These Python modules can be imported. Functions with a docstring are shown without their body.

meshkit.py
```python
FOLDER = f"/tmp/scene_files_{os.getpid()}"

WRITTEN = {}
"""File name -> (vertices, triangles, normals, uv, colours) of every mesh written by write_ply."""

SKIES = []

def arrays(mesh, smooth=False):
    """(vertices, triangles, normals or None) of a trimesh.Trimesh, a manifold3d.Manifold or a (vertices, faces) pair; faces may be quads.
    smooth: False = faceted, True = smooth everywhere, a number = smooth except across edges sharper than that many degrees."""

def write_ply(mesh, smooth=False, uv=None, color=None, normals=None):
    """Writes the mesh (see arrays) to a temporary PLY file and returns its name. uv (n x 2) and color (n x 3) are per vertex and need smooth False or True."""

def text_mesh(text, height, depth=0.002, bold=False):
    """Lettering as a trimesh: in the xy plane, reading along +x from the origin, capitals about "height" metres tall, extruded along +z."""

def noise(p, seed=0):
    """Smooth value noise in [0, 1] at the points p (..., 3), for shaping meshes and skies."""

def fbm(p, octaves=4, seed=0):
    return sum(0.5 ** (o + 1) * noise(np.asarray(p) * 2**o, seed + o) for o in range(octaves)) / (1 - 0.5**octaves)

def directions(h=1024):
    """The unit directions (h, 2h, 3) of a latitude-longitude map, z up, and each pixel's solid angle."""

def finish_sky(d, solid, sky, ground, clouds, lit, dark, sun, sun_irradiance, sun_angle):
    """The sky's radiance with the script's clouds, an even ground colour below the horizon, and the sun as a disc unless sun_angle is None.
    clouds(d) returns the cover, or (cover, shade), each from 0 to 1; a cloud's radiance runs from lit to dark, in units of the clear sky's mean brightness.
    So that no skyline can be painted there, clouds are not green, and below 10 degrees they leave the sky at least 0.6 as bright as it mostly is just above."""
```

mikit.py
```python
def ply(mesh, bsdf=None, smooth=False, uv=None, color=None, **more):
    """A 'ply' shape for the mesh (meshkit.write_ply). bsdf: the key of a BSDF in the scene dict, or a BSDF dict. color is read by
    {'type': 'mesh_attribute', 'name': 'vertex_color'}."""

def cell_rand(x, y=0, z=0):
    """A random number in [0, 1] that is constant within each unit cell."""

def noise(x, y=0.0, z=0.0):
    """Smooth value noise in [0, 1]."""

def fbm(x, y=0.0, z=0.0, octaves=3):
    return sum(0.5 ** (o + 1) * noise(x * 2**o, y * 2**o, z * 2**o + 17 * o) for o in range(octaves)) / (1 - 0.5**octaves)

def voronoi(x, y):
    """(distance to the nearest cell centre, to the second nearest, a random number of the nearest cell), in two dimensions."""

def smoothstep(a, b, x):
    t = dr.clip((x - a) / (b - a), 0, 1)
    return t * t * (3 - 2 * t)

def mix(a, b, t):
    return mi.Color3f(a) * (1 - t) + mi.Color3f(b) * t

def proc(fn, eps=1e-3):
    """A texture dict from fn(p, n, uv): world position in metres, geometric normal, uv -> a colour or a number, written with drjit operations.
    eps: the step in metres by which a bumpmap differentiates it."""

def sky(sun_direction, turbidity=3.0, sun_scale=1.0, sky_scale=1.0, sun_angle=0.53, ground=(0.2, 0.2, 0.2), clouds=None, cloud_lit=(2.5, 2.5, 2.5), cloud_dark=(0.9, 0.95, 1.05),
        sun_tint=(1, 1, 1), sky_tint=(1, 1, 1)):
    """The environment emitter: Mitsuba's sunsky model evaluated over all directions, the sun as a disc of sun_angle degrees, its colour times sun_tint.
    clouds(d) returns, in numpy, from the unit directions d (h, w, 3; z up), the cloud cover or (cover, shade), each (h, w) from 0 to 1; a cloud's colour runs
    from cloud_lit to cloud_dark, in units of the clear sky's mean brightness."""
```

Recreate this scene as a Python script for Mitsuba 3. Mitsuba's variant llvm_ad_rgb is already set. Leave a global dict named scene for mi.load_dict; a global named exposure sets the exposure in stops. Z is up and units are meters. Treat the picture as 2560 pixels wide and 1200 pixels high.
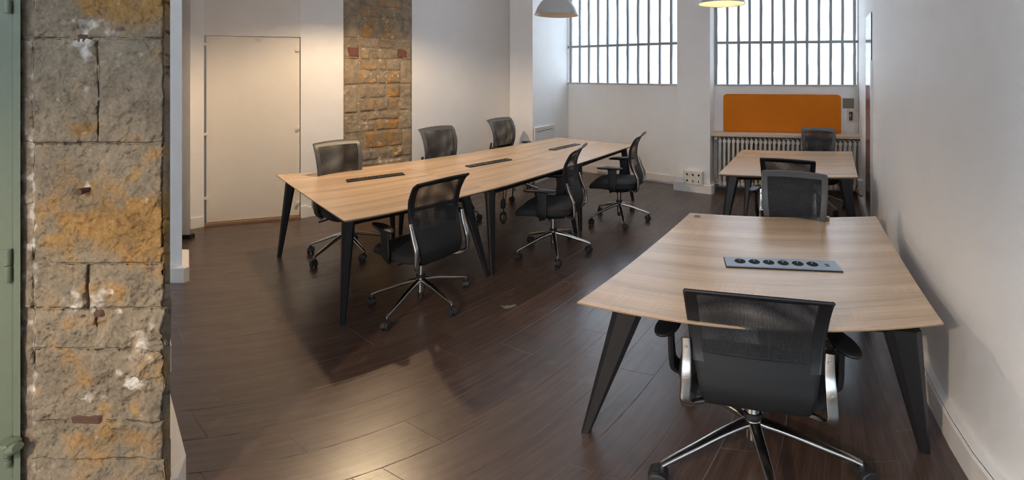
import math, random
import numpy as np, trimesh, drjit as dr, mitsuba as mi, mikit, meshkit
from mikit import ply, proc, noise, fbm, smoothstep, mix
from scipy.interpolate import RectBivariateSpline
T = mi.ScalarTransform4f
PI = math.pi
scene, labels = {}, {}

# ------------------------------------------------------------------ camera, daylight, exposure
EYE = 1.688
FOCAL = 1110.0                       # in pixels of the 2560-wide frame
SHIFT_X, SHIFT_Y = (1580 - 1280) / 2560, (178 - 600) / 1200
exposure = 0.32
scene['camera'] = {'type': 'perspective', 'fov': math.degrees(2 * math.atan(1280 / FOCAL)), 'fov_axis': 'x', 'near_clip': 0.05,
                   'principal_point_offset_x': -SHIFT_X, 'principal_point_offset_y': -SHIFT_Y,
                   'to_world': T().look_at(origin=[0, 0, EYE], target=[0, 1, EYE], up=[0, 0, 1])}
SKY = 25.0
scene['sky'] = mikit.sky([0.2, 0.5, 0.8], turbidity=4.0, sun_scale=0.0, sky_scale=SKY, ground=(0.3, 0.3, 0.3),
                         clouds=lambda d: (np.full(d.shape[:2], 0.85), 0.25 + 0.3 * meshkit.fbm(d * 3.0, 3)), cloud_lit=(2.15, 2.4, 2.65), cloud_dark=(1.2, 1.45, 1.75))
WARM, NEUTRAL = np.array([1.0, 0.72, 0.44]), np.array([1.0, 0.80, 0.58])
LAMPS = {  # x, y, rim height, rim radius, bulb radiance
    'over_bench': (-0.85, 5.0, 2.32, 0.245, 0.0),
    'over_gap': (0.93, 4.6, 2.385, 0.243, 28.0),
    'by_door': (-2.55, 4.2, 2.55, 0.245, 1400.0),
    'unseen_rear': (-1.9, -0.9, 2.25, 0.245, 3600.0)}  # last lamp: out of view behind the camera, lights pier and right wall

# ------------------------------------------------------------------ helpers
def cat(ms): return trimesh.util.concatenate([m for m in ms if m is not None])

def hull(v): return trimesh.convex.convex_hull(np.asarray(v, float))

def box(x0, x1, y0, y1, z0, z1, b=0.0):
    if b <= 0: return hull([[x, y, z] for x in (x0, x1) for y in (y0, y1) for z in (z0, z1)])
    b = min(b, (x1 - x0) * .45, (y1 - y0) * .45, (z1 - z0) * .45); v = []
    for x, sx in ((x0, 1), (x1, -1)):
        for y, sy in ((y0, 1), (y1, -1)):
            for z, sz in ((z0, 1), (z1, -1)):
                v += [[x + sx * b, y + sy * b, z], [x + sx * b, y, z + sz * b], [x, y + sy * b, z + sz * b]]
    return hull(v)

def quads(nu, nv, wrap=False):
    i, j = np.meshgrid(np.arange(nv - 1), np.arange(nu if wrap else nu - 1), indexing='ij')
    k = (j + 1) % nu
    q = np.stack([i * nu + j, i * nu + k, (i + 1) * nu + k, (i + 1) * nu + j], -1).reshape(-1, 4)
    return np.vstack([q[:, [0, 1, 2]], q[:, [0, 2, 3]]])

def tri(v, f): return trimesh.Trimesh(np.asarray(v, float), np.asarray(f, int), process=False)

def sweep(pts, wh, sides=12, up=(0, 0, 1), power=2.0):
    """A bar along pts whose section is a (super)ellipse of half sizes wh: (across, along up) per point."""
    p = np.asarray(pts, float); wh = np.broadcast_to(np.asarray(wh, float), (len(p), 2)) if np.ndim(wh) < 2 else np.asarray(wh, float)
    t = np.gradient(p, axis=0); t /= np.linalg.norm(t, axis=1, keepdims=True)
    a = np.cross(np.broadcast_to(up, t.shape), t); n = np.linalg.norm(a, axis=1, keepdims=True)
    a = np.where(n < 1e-4, np.array([[1., 0, 0]]), a / np.maximum(n, 1e-9)); b = np.cross(t, a)
    an = np.arange(sides) * 2 * PI / sides
    ca, sa = [np.sign(g) * np.abs(g) ** (2 / power) for g in (np.cos(an), np.sin(an))]
    v = p[:, None] + wh[:, None, :1] * ca[None, :, None] * a[:, None] + wh[:, None, 1:] * sa[None, :, None] * b[:, None]
    f = quads(sides, len(p), True); v = v.reshape(-1, 3); n0 = len(v)
    v = np.vstack([v, p[0], p[-1]]); m = (len(p) - 1) * sides; r = np.arange(sides)
    f = np.vstack([f, np.stack([(r + 1) % sides, r, r * 0 + n0], 1), np.stack([m + r, m + (r + 1) % sides, r * 0 + n0 + 1], 1)])
    return tri(v, f)

def rod(p, q, r, r2=None, sides=12):
    return sweep([p, q], [[r, r], [r if r2 is None else r2] * 2], sides, up=(0, 0, 1) if abs(q[2] - p[2]) < .9 * math.dist(p, q) else (0, 1, 0))

def lathe(prof, sides=32):
    prof = np.asarray(prof, float); an = np.arange(sides) * 2 * PI / sides
    v = np.stack([prof[:, None, 0] * np.cos(an), prof[:, None, 0] * np.sin(an), np.broadcast_to(prof[:, None, 1], (len(prof), sides))], -1).reshape(-1, 3)
    return tri(v, quads(sides, len(prof), True))

def slab(p, q, z0, z1, th):
    """An upright wall from p to q in plan; its thickness lies to the left of the direction p to q."""
    p, q = np.array(p[:2], float), np.array(q[:2], float); d = (q - p) / np.linalg.norm(q - p); n = np.array([-d[1], d[0]]) * th
    return hull([[*c, z] for c in (p, q, q + n, p + n) for z in (z0, z1)])

def wallrun(pts, z0, z1, th): return cat([slab(a, b, z0, z1, th) for a, b in zip(pts[:-1], pts[1:])])

def lump(pts, z0, z1, b=0.0):
    """An upright prism of a convex plan."""
    return hull([[x, y, z] for x, y in pts for z in (z0, z1)])

def moved(m, mat):
    m = m.copy(); m.apply_transform(mat); return m

def rz(deg, x=0, y=0, z=0):
    a = math.radians(deg); M = np.eye(4); M[:2, :2] = [[math.cos(a), -math.sin(a)], [math.sin(a), math.cos(a)]]; M[:3, 3] = x, y, z
    return M

used = {}
def key(name):
    n = used.get(name, 0); used[name] = n + 1
    return name if n == 0 else f'{name}_{n:03d}'

def add(name, mesh, mat, parent=None, smooth=False, label=None, kind=None, to_world=None, **kw):
    k = key(f'{parent}__{name}' if parent else name)
    scene[k] = mesh if isinstance(mesh, dict) else ply(mesh, mat, smooth, **kw)
    if to_world is not None: scene[k] = {**scene[k], 'to_world': T(to_world)}
    if label or kind: labels[k] = {a: b for a, b in (('label', label), ('kind', kind)) if b}
    return k

def thing(name, label, category, group=None):
    k = key(name); labels[k] = {'label': label, 'category': category}
    if group: labels[k]['group'] = group
    return k

def single(name, mesh, mat, label, category, group=None, smooth=False):
    k = thing(name, label, category, group); scene[k] = ply(mesh, mat, smooth); return k

def structure(name, mesh, mat, label=None, smooth=False, **kw):
    k = key(name); scene[k] = ply(mesh, mat, smooth, **kw); labels[k] = {'kind': 'structure', 'label': label or name.replace('_', ' ')}
    return k

# ------------------------------------------------------------------ materials
def bsdf(name, color, rough=0.5, metallic=0.0, spec=0.5, bump=None, bscale=1.0, two=True, **kw):
    c = color if isinstance(color, dict) else {'type': 'rgb', 'value': list(color)}
    b = {'type': 'principled', 'base_color': c, 'roughness': rough, 'metallic': metallic, 'specular': spec, **kw}
    if bump is not None: b = {'type': 'bumpmap', 'arbitrary': bump, 'scale': bscale, 'bsdf': b}
    scene[name] = {'type': 'twosided', 'bsdf': b} if two else b
    return name

def plaster_color(p, n, uv):
    a = fbm(p.x * 1.7, p.y * 1.7, p.z * 1.3, 3); b = fbm(p.x * 9, p.y * 9, p.z * 6, 2)
    v = 0.96 + 0.05 * (a - .5) + 0.03 * (b - .5)
    return mi.Color3f(0.815, 0.795, 0.77) * v

def plaster_relief(p, n, uv): return fbm(p.x * 40, p.y * 40, p.z * 40, 2)

def weave_relief(p, n, uv):
    s = p.y + .4 * p.x
    return 0.5 * noise(s * 190 + p.z * 60, p.z * 130) + 0.25 * noise(s * 60, p.z * 45) + 1.5 * noise(s * 4, p.z * 3)

bsdf('white_plaster', proc(plaster_color), 0.65, spec=0.25, bump=proc(plaster_relief, 2e-3), bscale=0.0015)
bsdf('woven_wall', proc(plaster_color), 0.6, spec=0.3, bump=proc(weave_relief, 2e-3), bscale=0.0022)
bsdf('ceiling_paint', (0.78, 0.77, 0.75), 0.8)
bsdf('white_trim', (0.76, 0.73, 0.69), 0.4)
bsdf('door_paint', (0.79, 0.75, 0.68), 0.45)
bsdf('green_paint', (0.115, 0.135, 0.092), 0.4)

def floor_color(p, n, uv):
    dust = dr.select(uv.x > 4000, 1.0, 0.0); a, c = uv.x - 5000 * dust, uv.y
    grain = fbm(a * 2.2, c * 70.0, 0.0, 3); fine = noise(a * 12.0, c * 520.0); tone = noise(c * 4.83 + 7.3, dr.floor(a / 3.0) * 3.1)
    col = mix((0.040, 0.0225, 0.016), (0.064, 0.0365, 0.0262), smoothstep(.2, .85, .6 * grain + .4 * fine))
    scuff = smoothstep(.72, .9, fbm(p.x * 7, p.y * 7, 3.0, 3))
    col = col * (0.92 + 0.18 * tone) + mi.Color3f(0.016, 0.014, 0.012) * scuff
    return mix(col, (0.125, 0.095, 0.070), dust * smoothstep(.35, .7, fbm(p.x * 3, p.y * 3, 5.0, 3)))

def floor_rough(p, n, uv): return 0.23 + 0.10 * fbm(p.x * 3, p.y * 3, 1.0, 3) + 0.06 * noise(uv.x * 5, uv.y * 200)
bsdf('dark_wood', proc(floor_color), proc(floor_rough), spec=1.0)
bsdf('joint_dark', (0.03, 0.022, 0.017), 0.8)

def oak_color(p, n, uv):
    a, c = uv.x, uv.y
    w = c * 14 + 1.6 * fbm(a * 1.1, c * 4.0, 2.0, 2)
    bands = fbm(a * .55, w, 0.0, 3); fine = noise(a * 5.0, c * 260.0); saw = noise(a * 130.0, c * 9.0) * smoothstep(.62, .8, noise(a * 2.5, c * 6, 9.0))
    t = dr.clip(.62 * bands + .3 * fine + .12, 0, 1)
    return mix((0.325, 0.210, 0.120), (0.485, 0.335, 0.208), smoothstep(.2, .85, t)) * (1 + .12 * saw)
bsdf('oak_laminate', proc(oak_color), 0.30, spec=0.7)
bsdf('oak_edge', (0.27, 0.175, 0.105), 0.5)
bsdf('black_steel', (0.008, 0.008, 0.009), 0.42)
bsdf('black_plastic', (0.008, 0.008, 0.009), 0.45, spec=0.35)
bsdf('grey_plastic', (0.075, 0.074, 0.070), 0.5)
bsdf('oak_plain', (0.60, 0.46, 0.33), 0.4)
bsdf('seat_fabric', (0.007, 0.007, 0.008), 0.85, sheen=0.2)
bsdf('mesh_fabric', (0.007, 0.007, 0.008), 0.6)
bsdf('back_cloth', (0.007, 0.0075, 0.008), 0.6, spec=0.3)
bsdf('chrome', (0.46, 0.445, 0.42), 0.2, metallic=1.0)
bsdf('rubber', (0.012, 0.012, 0.012), 0.55)
bsdf('strip_black', (0.018, 0.018, 0.019), 0.30)
bsdf('strip_grey', (0.16, 0.175, 0.19), 0.32, metallic=0.4)
bsdf('socket_black', (0.006, 0.006, 0.007), 0.7, spec=0.2)
bsdf('window_steel', (0.26, 0.285, 0.29), 0.5)
bsdf('putty_grey', (0.42, 0.43, 0.43), 0.6)
bsdf('radiator_paint', (0.66, 0.61, 0.54), 0.4)
bsdf('orange_felt', (0.60, 0.165, 0.012), 0.9, spec=0.2)
bsdf('burgundy', (0.10, 0.012, 0.014), 0.18)
bsdf('aluminium', (0.55, 0.54, 0.50), 0.35, metallic=0.8)
bsdf('enamel_grey', (0.42, 0.41, 0.39), 0.3)
bsdf('enamel_cream', (0.78, 0.70, 0.58), 0.5)
bsdf('rusty_wood', (0.075, 0.035, 0.022), 0.9)
bsdf('brown_patch', (0.20, 0.17, 0.12), 0.9)
bsdf('rusty_brick', (0.16, 0.065, 0.045), 0.9)
scene['frosted_glass'] = {'type': 'principledthin', 'base_color': {'type': 'rgb', 'value': [0.93, 0.97, 1.0]}, 'roughness': 0.35, 'diff_trans': 1.72, 'spec_trans': 0.0}

def stone_color(p, n, uv):
    """uv.x: how ochre the stone is there; uv.y: how light it is."""
    s = p.x + .7 * p.y
    f = fbm(s * 16, p.z * 16, 1.0, 4); g = fbm(s * 5 + 9, p.z * 5, 4.0, 3); fine = noise(s * 130, p.z * 130, p.y * 130)
    k = dr.clip(uv.x + (f - .5) * 1.1 + (g - .5) * .8, 0, 1)
    col = mix((0.190, 0.150, 0.104), (0.215, 0.122, 0.044), smoothstep(.25, .85, k))
    col = mix(col, (0.50, 0.45, 0.39), smoothstep(.45, .95, uv.y + (fbm(s * 24, p.z * 24, 8.0, 3) - .5) * 1.2))
    return col * (0.42 + 0.75 * f + 0.35 * fine)

def stone_relief(p, n, uv):
    s = p.x + .7 * p.y
    return fbm(s * 55, p.z * 55, p.y * 20, 4)
def strip_color(p, n, uv): return stone_color(p, n, uv) * 1.55
bsdf('strip_stone', proc(strip_color), 0.92, spec=0.2, bump=proc(stone_relief, 1.5e-3), bscale=0.014)
bsdf('rough_stone', proc(stone_color), 0.92, spec=0.2, bump=proc(stone_relief, 1.5e-3), bscale=0.022)
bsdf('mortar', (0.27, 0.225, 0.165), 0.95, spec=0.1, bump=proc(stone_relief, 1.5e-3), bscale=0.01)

# ------------------------------------------------------------------ the room shell
CEIL = 3.9
LW = [(-4.72, 4.745), (-4.656, 4.83), (-3.81, 5.106), (-3.49, 5.37), (-2.93, 5.91), (-1.993, 7.25)]
PF = [(-1.86, 6.79), (-1.50, 6.70)]             # pillar front beside the left window
WC = (-1.10, 7.65)                              # corner of the left window niche
WW = [(-1.10, 7.65), (0.70, 6.572)]
MP = [(0.645, 6.36), (1.077, 6.13)]             # middle pillar front
W2 = [(1.20, 6.512), (3.19, 6.232)]
RW = [(3.19, 6.26), (2.766, 5.263), (2.398, 4.394), (2.042, 3.535), (1.806, 2.948), (1.654, 2.543), (1.549, 2.231), (1.487, 2.009), (1.452, 1.833), (1.442, 1.7),
      (1.456, 1.576), (1.505, 1.463), (1.61, 1.364), (1.95, 1.22)]
SILL, MIDBAR, WTOP = 1.485, 2.105, 3.6

fl = box(-7.4, 4.4, -3.4, 8.3, -0.12, -0.0016)
structure('floor', fl, 'dark_wood', 'dark brown wooden plank floor', uv=fl.vertices[:, [1, 0]])
structure('ceiling', box(-7.4, 4.4, -3.4, 8.3, CEIL, CEIL + .1), 'ceiling_paint', 'white ceiling')
DT = 2.08
d0, d1 = np.array(LW[1]), np.array(LW[2])
sl = np.array(LW[3]), np.array(LW[4])
structure('wall_left', cat([
    slab(LW[0], LW[1], 0, CEIL, .25), slab(d0, d1, DT, CEIL, .25), slab(d0 + [-.36, .20], d1 + [.10, .42], 0, DT + .2, .05), slab(LW[2], LW[3], 0, CEIL, .25),
    slab(sl[0] + [-.036, .036], sl[1] + [-.036, .036], 0, CEIL, .25), slab(LW[4], LW[5], 0, CEIL, .25), slab(LW[5], (-1.8, 7.9), 0, CEIL, .25),
    slab((-7.0, 4.745), LW[0], 0, CEIL, .2), lump([(-7, 4.472), (-4.452, 4.472), (-4.76, 4.75), (-7, 4.75)], 0, CEIL),
    lump([(-7, 3.57), (-3.618, 3.57), (-4.28, 4.2), (-7, 4.2)], 0, CEIL), slab((-7, -3), (-7, 5), 0, CEIL, .2)]), 'white_plaster', 'white plastered left wall with a flush panel door and a strip of bare stone')
structure('wall_window', cat([
    lump([PF[0], PF[1], (-1.10, 7.65), (-1.5, 7.9), (-2.1, 7.6)], 0, CEIL),
    slab(WW[0], WW[1], 0, SILL, .3), slab(WW[0], WW[1], WTOP, CEIL, .3), slab((-1.4, 7.83), WW[0], 0, CEIL, .2),
    lump([MP[0], MP[1], (1.205, 6.512), (1.25, 6.8), (0.75, 6.9), (0.685, 6.6)], 0, CEIL),
    slab(W2[0], W2[1], 0, SILL, .3), slab(W2[0], W2[1], WTOP, CEIL, .3), slab((3.17, 6.235), (3.6, 6.2), 0, CEIL, .3)]), 'white_plaster', 'white window wall with two barred windows in niches')
def curved_wall(pts, z0, z1, th):
    """A wall along a smooth curve through the plan points; its thickness lies to the left of their order."""
    from scipy.interpolate import CubicSpline
    p = np.array(pts, float); t = np.concatenate([[0], np.cumsum(np.linalg.norm(np.diff(p, axis=0), axis=1))])
    c = CubicSpline(t, p); u = np.concatenate([np.linspace(a, b, 6, endpoint=False) for a, b in zip(t[:-1], t[1:])] + [[t[-1]]])
    q, d = c(u), c(u, 1); d /= np.linalg.norm(d, axis=1, keepdims=True); o = q + np.stack([-d[:, 1], d[:, 0]], 1) * th
    sec = [(q, z0), (q, z1), (o, z1), (o, z0)]
    return tri(np.vstack([np.column_stack([a, np.full(len(a), z)]) for a, z in sec]), np.vstack([quads(len(u), 4), [[0, len(u), 2 * len(u)], [0, 2 * len(u), 3 * len(u)]]]))
structure('wall_right', curved_wall(RW, 0, CEIL, .2), 'woven_wall', 'white right wall with woven fibre wallpaper', smooth=30)
structure('wall_back', cat([slab((-7, -3), (4.2, -3), 0, 1.5, -.2), slab((-7, -3), (4.2, -3), WTOP, CEIL, -.2), slab((-7, -3), (-6.6, -3), 0, CEIL, -.2), slab((3.6, -3), (4.2, -3), 0, CEIL, -.2), slab((4.2, 1.1), (4.2, -3), 0, CEIL, .2), slab((1.95, 1.22), (4.2, 1.22), 0, CEIL, .2)]), 'white_plaster', 'white wall behind the camera')

# floor boards: the courses run towards the windows and bend gently, as the photograph shows them
CX = [-0.1318, 6.0419, -14.7358, 24.0984, -17.7461, 4.8195, 7.6393, -11.9733, 10.5269, 0.5488, -2.708, 4.9651, -16.6422, 16.9221, -5.1382, 2.0454, -7.4853, 4.0827, -1.3805, -0.7741, -0.8616]
CY = [1.1933, 0.5959, 11.9658, -15.3701, 9.7261, -2.3889, -0.3899, 0.9503, 0.3875, -3.5372, 2.2403, 5.5401, -6.1405, -0.9048, 1.97, 3.0383, -6.9808, 2.0071, -0.272, -1.5544, -0.5277]
IJ = [(i, j) for i in range(6) for j in range(6 - i)]
def board_point(u, v):
    b = np.stack([(u / 4) ** i * (v / 6) ** j for i, j in IJ], -1)
    return np.stack([b @ CX, b @ CY], -1)

def board(u0, u1, v0, v1, seed):
    """One board; its bevelled rim (uv.x above 4000) holds pale dust."""
    g, c = .0002, .0016
    n = max(2, int((v1 - v0) / .12)); vi = np.linspace(v0 + c, v1 - c, n); ui = np.array([u0 + c, (u0 + u1) / 2, u1 - c])
    U, V = np.concatenate([[u0 + g, ui[0]], ui, [ui[-1], u1 - g]]), np.concatenate([[v0 + g, vi[0]], vi, [vi[-1], v1 - g]])
    uu, vv = np.meshgrid(U, V); xy = board_point(uu, vv)
    z = np.zeros_like(uu); z[0] = z[-1] = -.0006; z[:, 0] = z[:, -1] = -.0006
    rim = np.zeros_like(uu); rim[:2] = rim[-2:] = 1; rim[:, :2] = rim[:, -2:] = 1
    uv = np.stack([vv + 3.0 * seed + 5000 * rim, uu + .37 * seed], -1)
    return tri(np.concatenate([xy, z[..., None]], -1).reshape(-1, 3), quads(len(U), len(V))), uv.reshape(-1, 2)

rng = random.Random(4)
PITCH = 0.207
known = {3: [1.137], 2: [2.12], 4: [0.716], 1: [2.085]}
boards = 0
for c in range(-5, 20):
    u1 = -0.53 - PITCH * c; u0 = u1 - PITCH
    if u0 < -4.75: u0 = -4.75
    if u1 > 0.72: u1 = 0.72
    if u1 - u0 < .03: continue
    first = known[c][0] if c in known else rng.uniform(0.2, 1.45)
    ends = [first + 1.26 * k for k in range(-2, 7)]
    um = max(abs(u0), abs(u1)) if u1 < 0 else 0
    lo = math.sqrt(max(1.2 ** 2 - min(abs(u0), abs(u1)) ** 2, 0)) if u1 < 0 else 1.2
    lo = max(lo, 0.15 if u1 > -1.2 else -0.02)
    for a, b in zip(ends[:-1], ends[1:]):
        a, b = max(a, lo), min(b, 6.95)
        if b - a < .06: continue
        m, uv = board(u0, u1, a, b, rng.randrange(900)); boards += 1
        add('plank', m, 'dark_wood', 'floor', uv=uv)

# ------------------------------------------------------------------ door and baseboards
dd = (d1 - d0) / np.linalg.norm(d1 - d0); dn = np.array([-dd[1], dd[0]])
DL = np.linalg.norm(d1 - d0)
k = key('door_1'); labels[k] = {'kind': 'structure', 'label': 'flush cream panel door in the left wall'}
add('panel', slab(d0 + dn * .03 + dd * .006, d1 + dn * .03 - dd * .02, .03, DT - .004, .04), 'door_paint', k)
add('threshold', slab(d0 - dn * .012, d1 - dn * .012, 0, .024, .06), 'oak_edge', k)
for a, z in ((.012, .30), (.012, 1.0), (.012, 1.98), (.5, DT - .03), (DL - .03, .17), (DL - .03, 1.03), (DL - .03, 1.93)):
    q = d0 + dd * a - dn * .004
    add('clip', slab(q - dd * .012, q + dd * .012, z - .012, z + .016, .034), 'white_trim', k)

BH = .115
def skirt(name, pts, h, th, label, cap=True):
    ms = []
    for a, b in zip(pts[:-1], pts[1:]):
        a, b = np.array(a, float), np.array(b, float); d = (b - a) / np.linalg.norm(b - a); n = np.array([d[1], -d[0]])
        e = th * .25
        ms.append(hull([[*(c + n * o), z] for c in (a, b) for o, z in ((0, 0), (th, 0), (th, h - e), (th - e, h), (0, h))]))
    structure(name, cat(ms), 'white_trim', label)
skirt('baseboard_left', [LW[0], LW[1]], BH, .014, 'white baseboard left of the panel door')
skirt('baseboard_left', [LW[2], np.array(LW[2]) * .85 + np.array(LW[3]) * .15], BH + .02, .02, 'white baseboard block right of the panel door')
skirt('baseboard_left', [np.array(LW[2]) * .85 + np.array(LW[3]) * .15, LW[3]], BH, .012, 'white baseboard between the panel door and the stone strip')
skirt('baseboard_left', [LW[4], LW[5]], BH, .012, 'white baseboard behind the long bench')
skirt('baseboard_window', [WW[0], WW[1]], .13, .012, 'white baseboard under the left window')
skirt('baseboard_pillar', [(-1.60, 6.72), PF[1], (-1.27, 7.25)], .13, .05, 'white baseboard block around the pillar left of the windows')
def plinth(name, pts, z, th, label):
    c = np.mean(pts, 0); out = []
    structure(name, hull([[*p, zz] for p in pts for zz in (0, z - .012)] + [[*(c + (np.array(p) - c) * .97), z] for p in pts]), 'white_trim', label)
plinth('baseboard_pillar', [(.588, 6.315), (1.085, 6.075), (1.125, 6.10), (1.19, 6.35), (1.15, 6.45), (.65, 6.5)], .125, .05, 'white baseboard block around the pillar between the windows')
plinth('baseboard_pillar', [(-4.2, 3.54), (-3.575, 3.54), (-3.565, 3.575), (-3.89, 3.9), (-4.2, 3.9)], .125, .05, 'white baseboard at the foot of the pillar behind the stone pier')
structure('baseboard_left', slab((-5, 4.46), (-4.44, 4.46), 0, .04, .05), 'black_plastic', 'dark foot of the white wall end')
BB = [(3.15, 6.22), (2.721, 5.262), (2.352, 4.392), (1.993, 3.531), (1.755, 2.943), (1.60, 2.536), (1.492, 2.224), (1.427, 2.0), (1.388, 1.823), (1.374, 1.689), (1.383, 1.564), (1.426, 1.449)]
ms, ls = [], []
for a, b, wa, wb in zip(BB[:-1], BB[1:], RW[:-1], RW[1:]):
    a, b, wa, wb = map(np.array, (a, b, wa, wb))
    ms.append(hull([[*c, z] for c in (a, b, b * .02 + wb * .98, a * .02 + wa * .98) for z in (0, .112)] + [[*(c * .9 + w * .1), .118] for c, w in ((a, wa), (b, wb))] + [[*w, .118] for w in (wa, wb)]))
    ls.append(hull([[*(c * o + w * (1 - o)), z] for c, w in ((a, wa), (b, wb)) for o in (.80, .76) for z in (.116, .1186)]))
bb = structure('baseboard_right', cat(ms), 'white_trim', 'wide white trunking baseboard along the right wall')
add('groove', cat(ls), 'joint_dark', bb)

# ------------------------------------------------------------------ windows
def window(name, p, q, bars, label, SILL=1.485, MIDBAR=2.105, rails=(2.105, 3.05), wide=.0195):
    """Barred window of frosted panes standing on the sill between p and q; bars: distances of the upright bars from p."""
    p, q = np.array(p, float), np.array(q, float); L = np.linalg.norm(q - p); d = (q - p) / L; n = np.array([-d[1], d[0]])
    k = key(name); labels[k] = {'kind': 'structure', 'label': label}
    M = np.eye(4); M[:2, 0], M[:2, 1], M[:2, 3] = d, n, p
    r = random.Random(7)
    def put(part, m, mat, **kw): return add(part, moved(m, M), mat, k, **kw)
    put('sill', box(0, L, -.012, .06, SILL - .012, SILL + .012, .004), 'putty_grey')
    put('frame', cat([box(bars[0] - .03, bars[0] + .008, .0, .05, SILL, WTOP), box(0, L, 0, .05, WTOP - .03, WTOP)]), 'putty_grey')
    for z in rails:
        put('crossbar', box(0, L, .000, .04, z - .019, z + .019, .005), 'window_steel')
    for x in bars:
        zz = np.linspace(SILL + .01, WTOP, 14)
        w = np.array([[.0175 + .004 * r.random(), .02] for _ in zz]); xs = x + np.array([r.uniform(-.0025, .0025) for _ in zz])
        put('bar', sweep(np.stack([xs, np.full(14, .015), zz], 1), w, 8, up=(0, 1, 0), power=4), 'window_steel', smooth=40)
    edges = list(bars) + ([L] if L - bars[-1] > .03 else [])
    for a, b in zip(edges[:-1], edges[1:]):
        for z0, z1 in zip((SILL, *rails), (*rails, WTOP)):
            nx, nz = 5, 9; x, z = np.meshgrid(np.linspace(a, b, nx), np.linspace(z0, z1, nz)); tilt = r.uniform(-.006, .006)
            y = .024 + tilt * (x - a) / (b - a) + .003 * (meshkit.noise(np.stack([x * 9, z * 7, x * 0 + r.random() * 50], -1)) - .5)
            put('pane', tri(np.stack([x, y, z], -1).reshape(-1, 3), quads(nx, nz)), 'frosted_glass', smooth=True)
    return k

window('window_1', WW[0], WW[1], list(np.cumsum([.055] + [.1905] * 11)), 'left barred window of frosted glass panes')
window('window_2', W2[0], W2[1], list(.035 + .1595 * np.arange(13)), 'right barred window of frosted glass panes')
window('window_3', (3.6, -3.0), (-6.6, -3.0), list(np.linspace(.1, 10.1, 11)), 'unseen wide frosted glazing behind the camera, placed to light the near surfaces', SILL=1.5, rails=(2.5,))  # unseen glazing, placed behind the camera to light the pier and near walls

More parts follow.
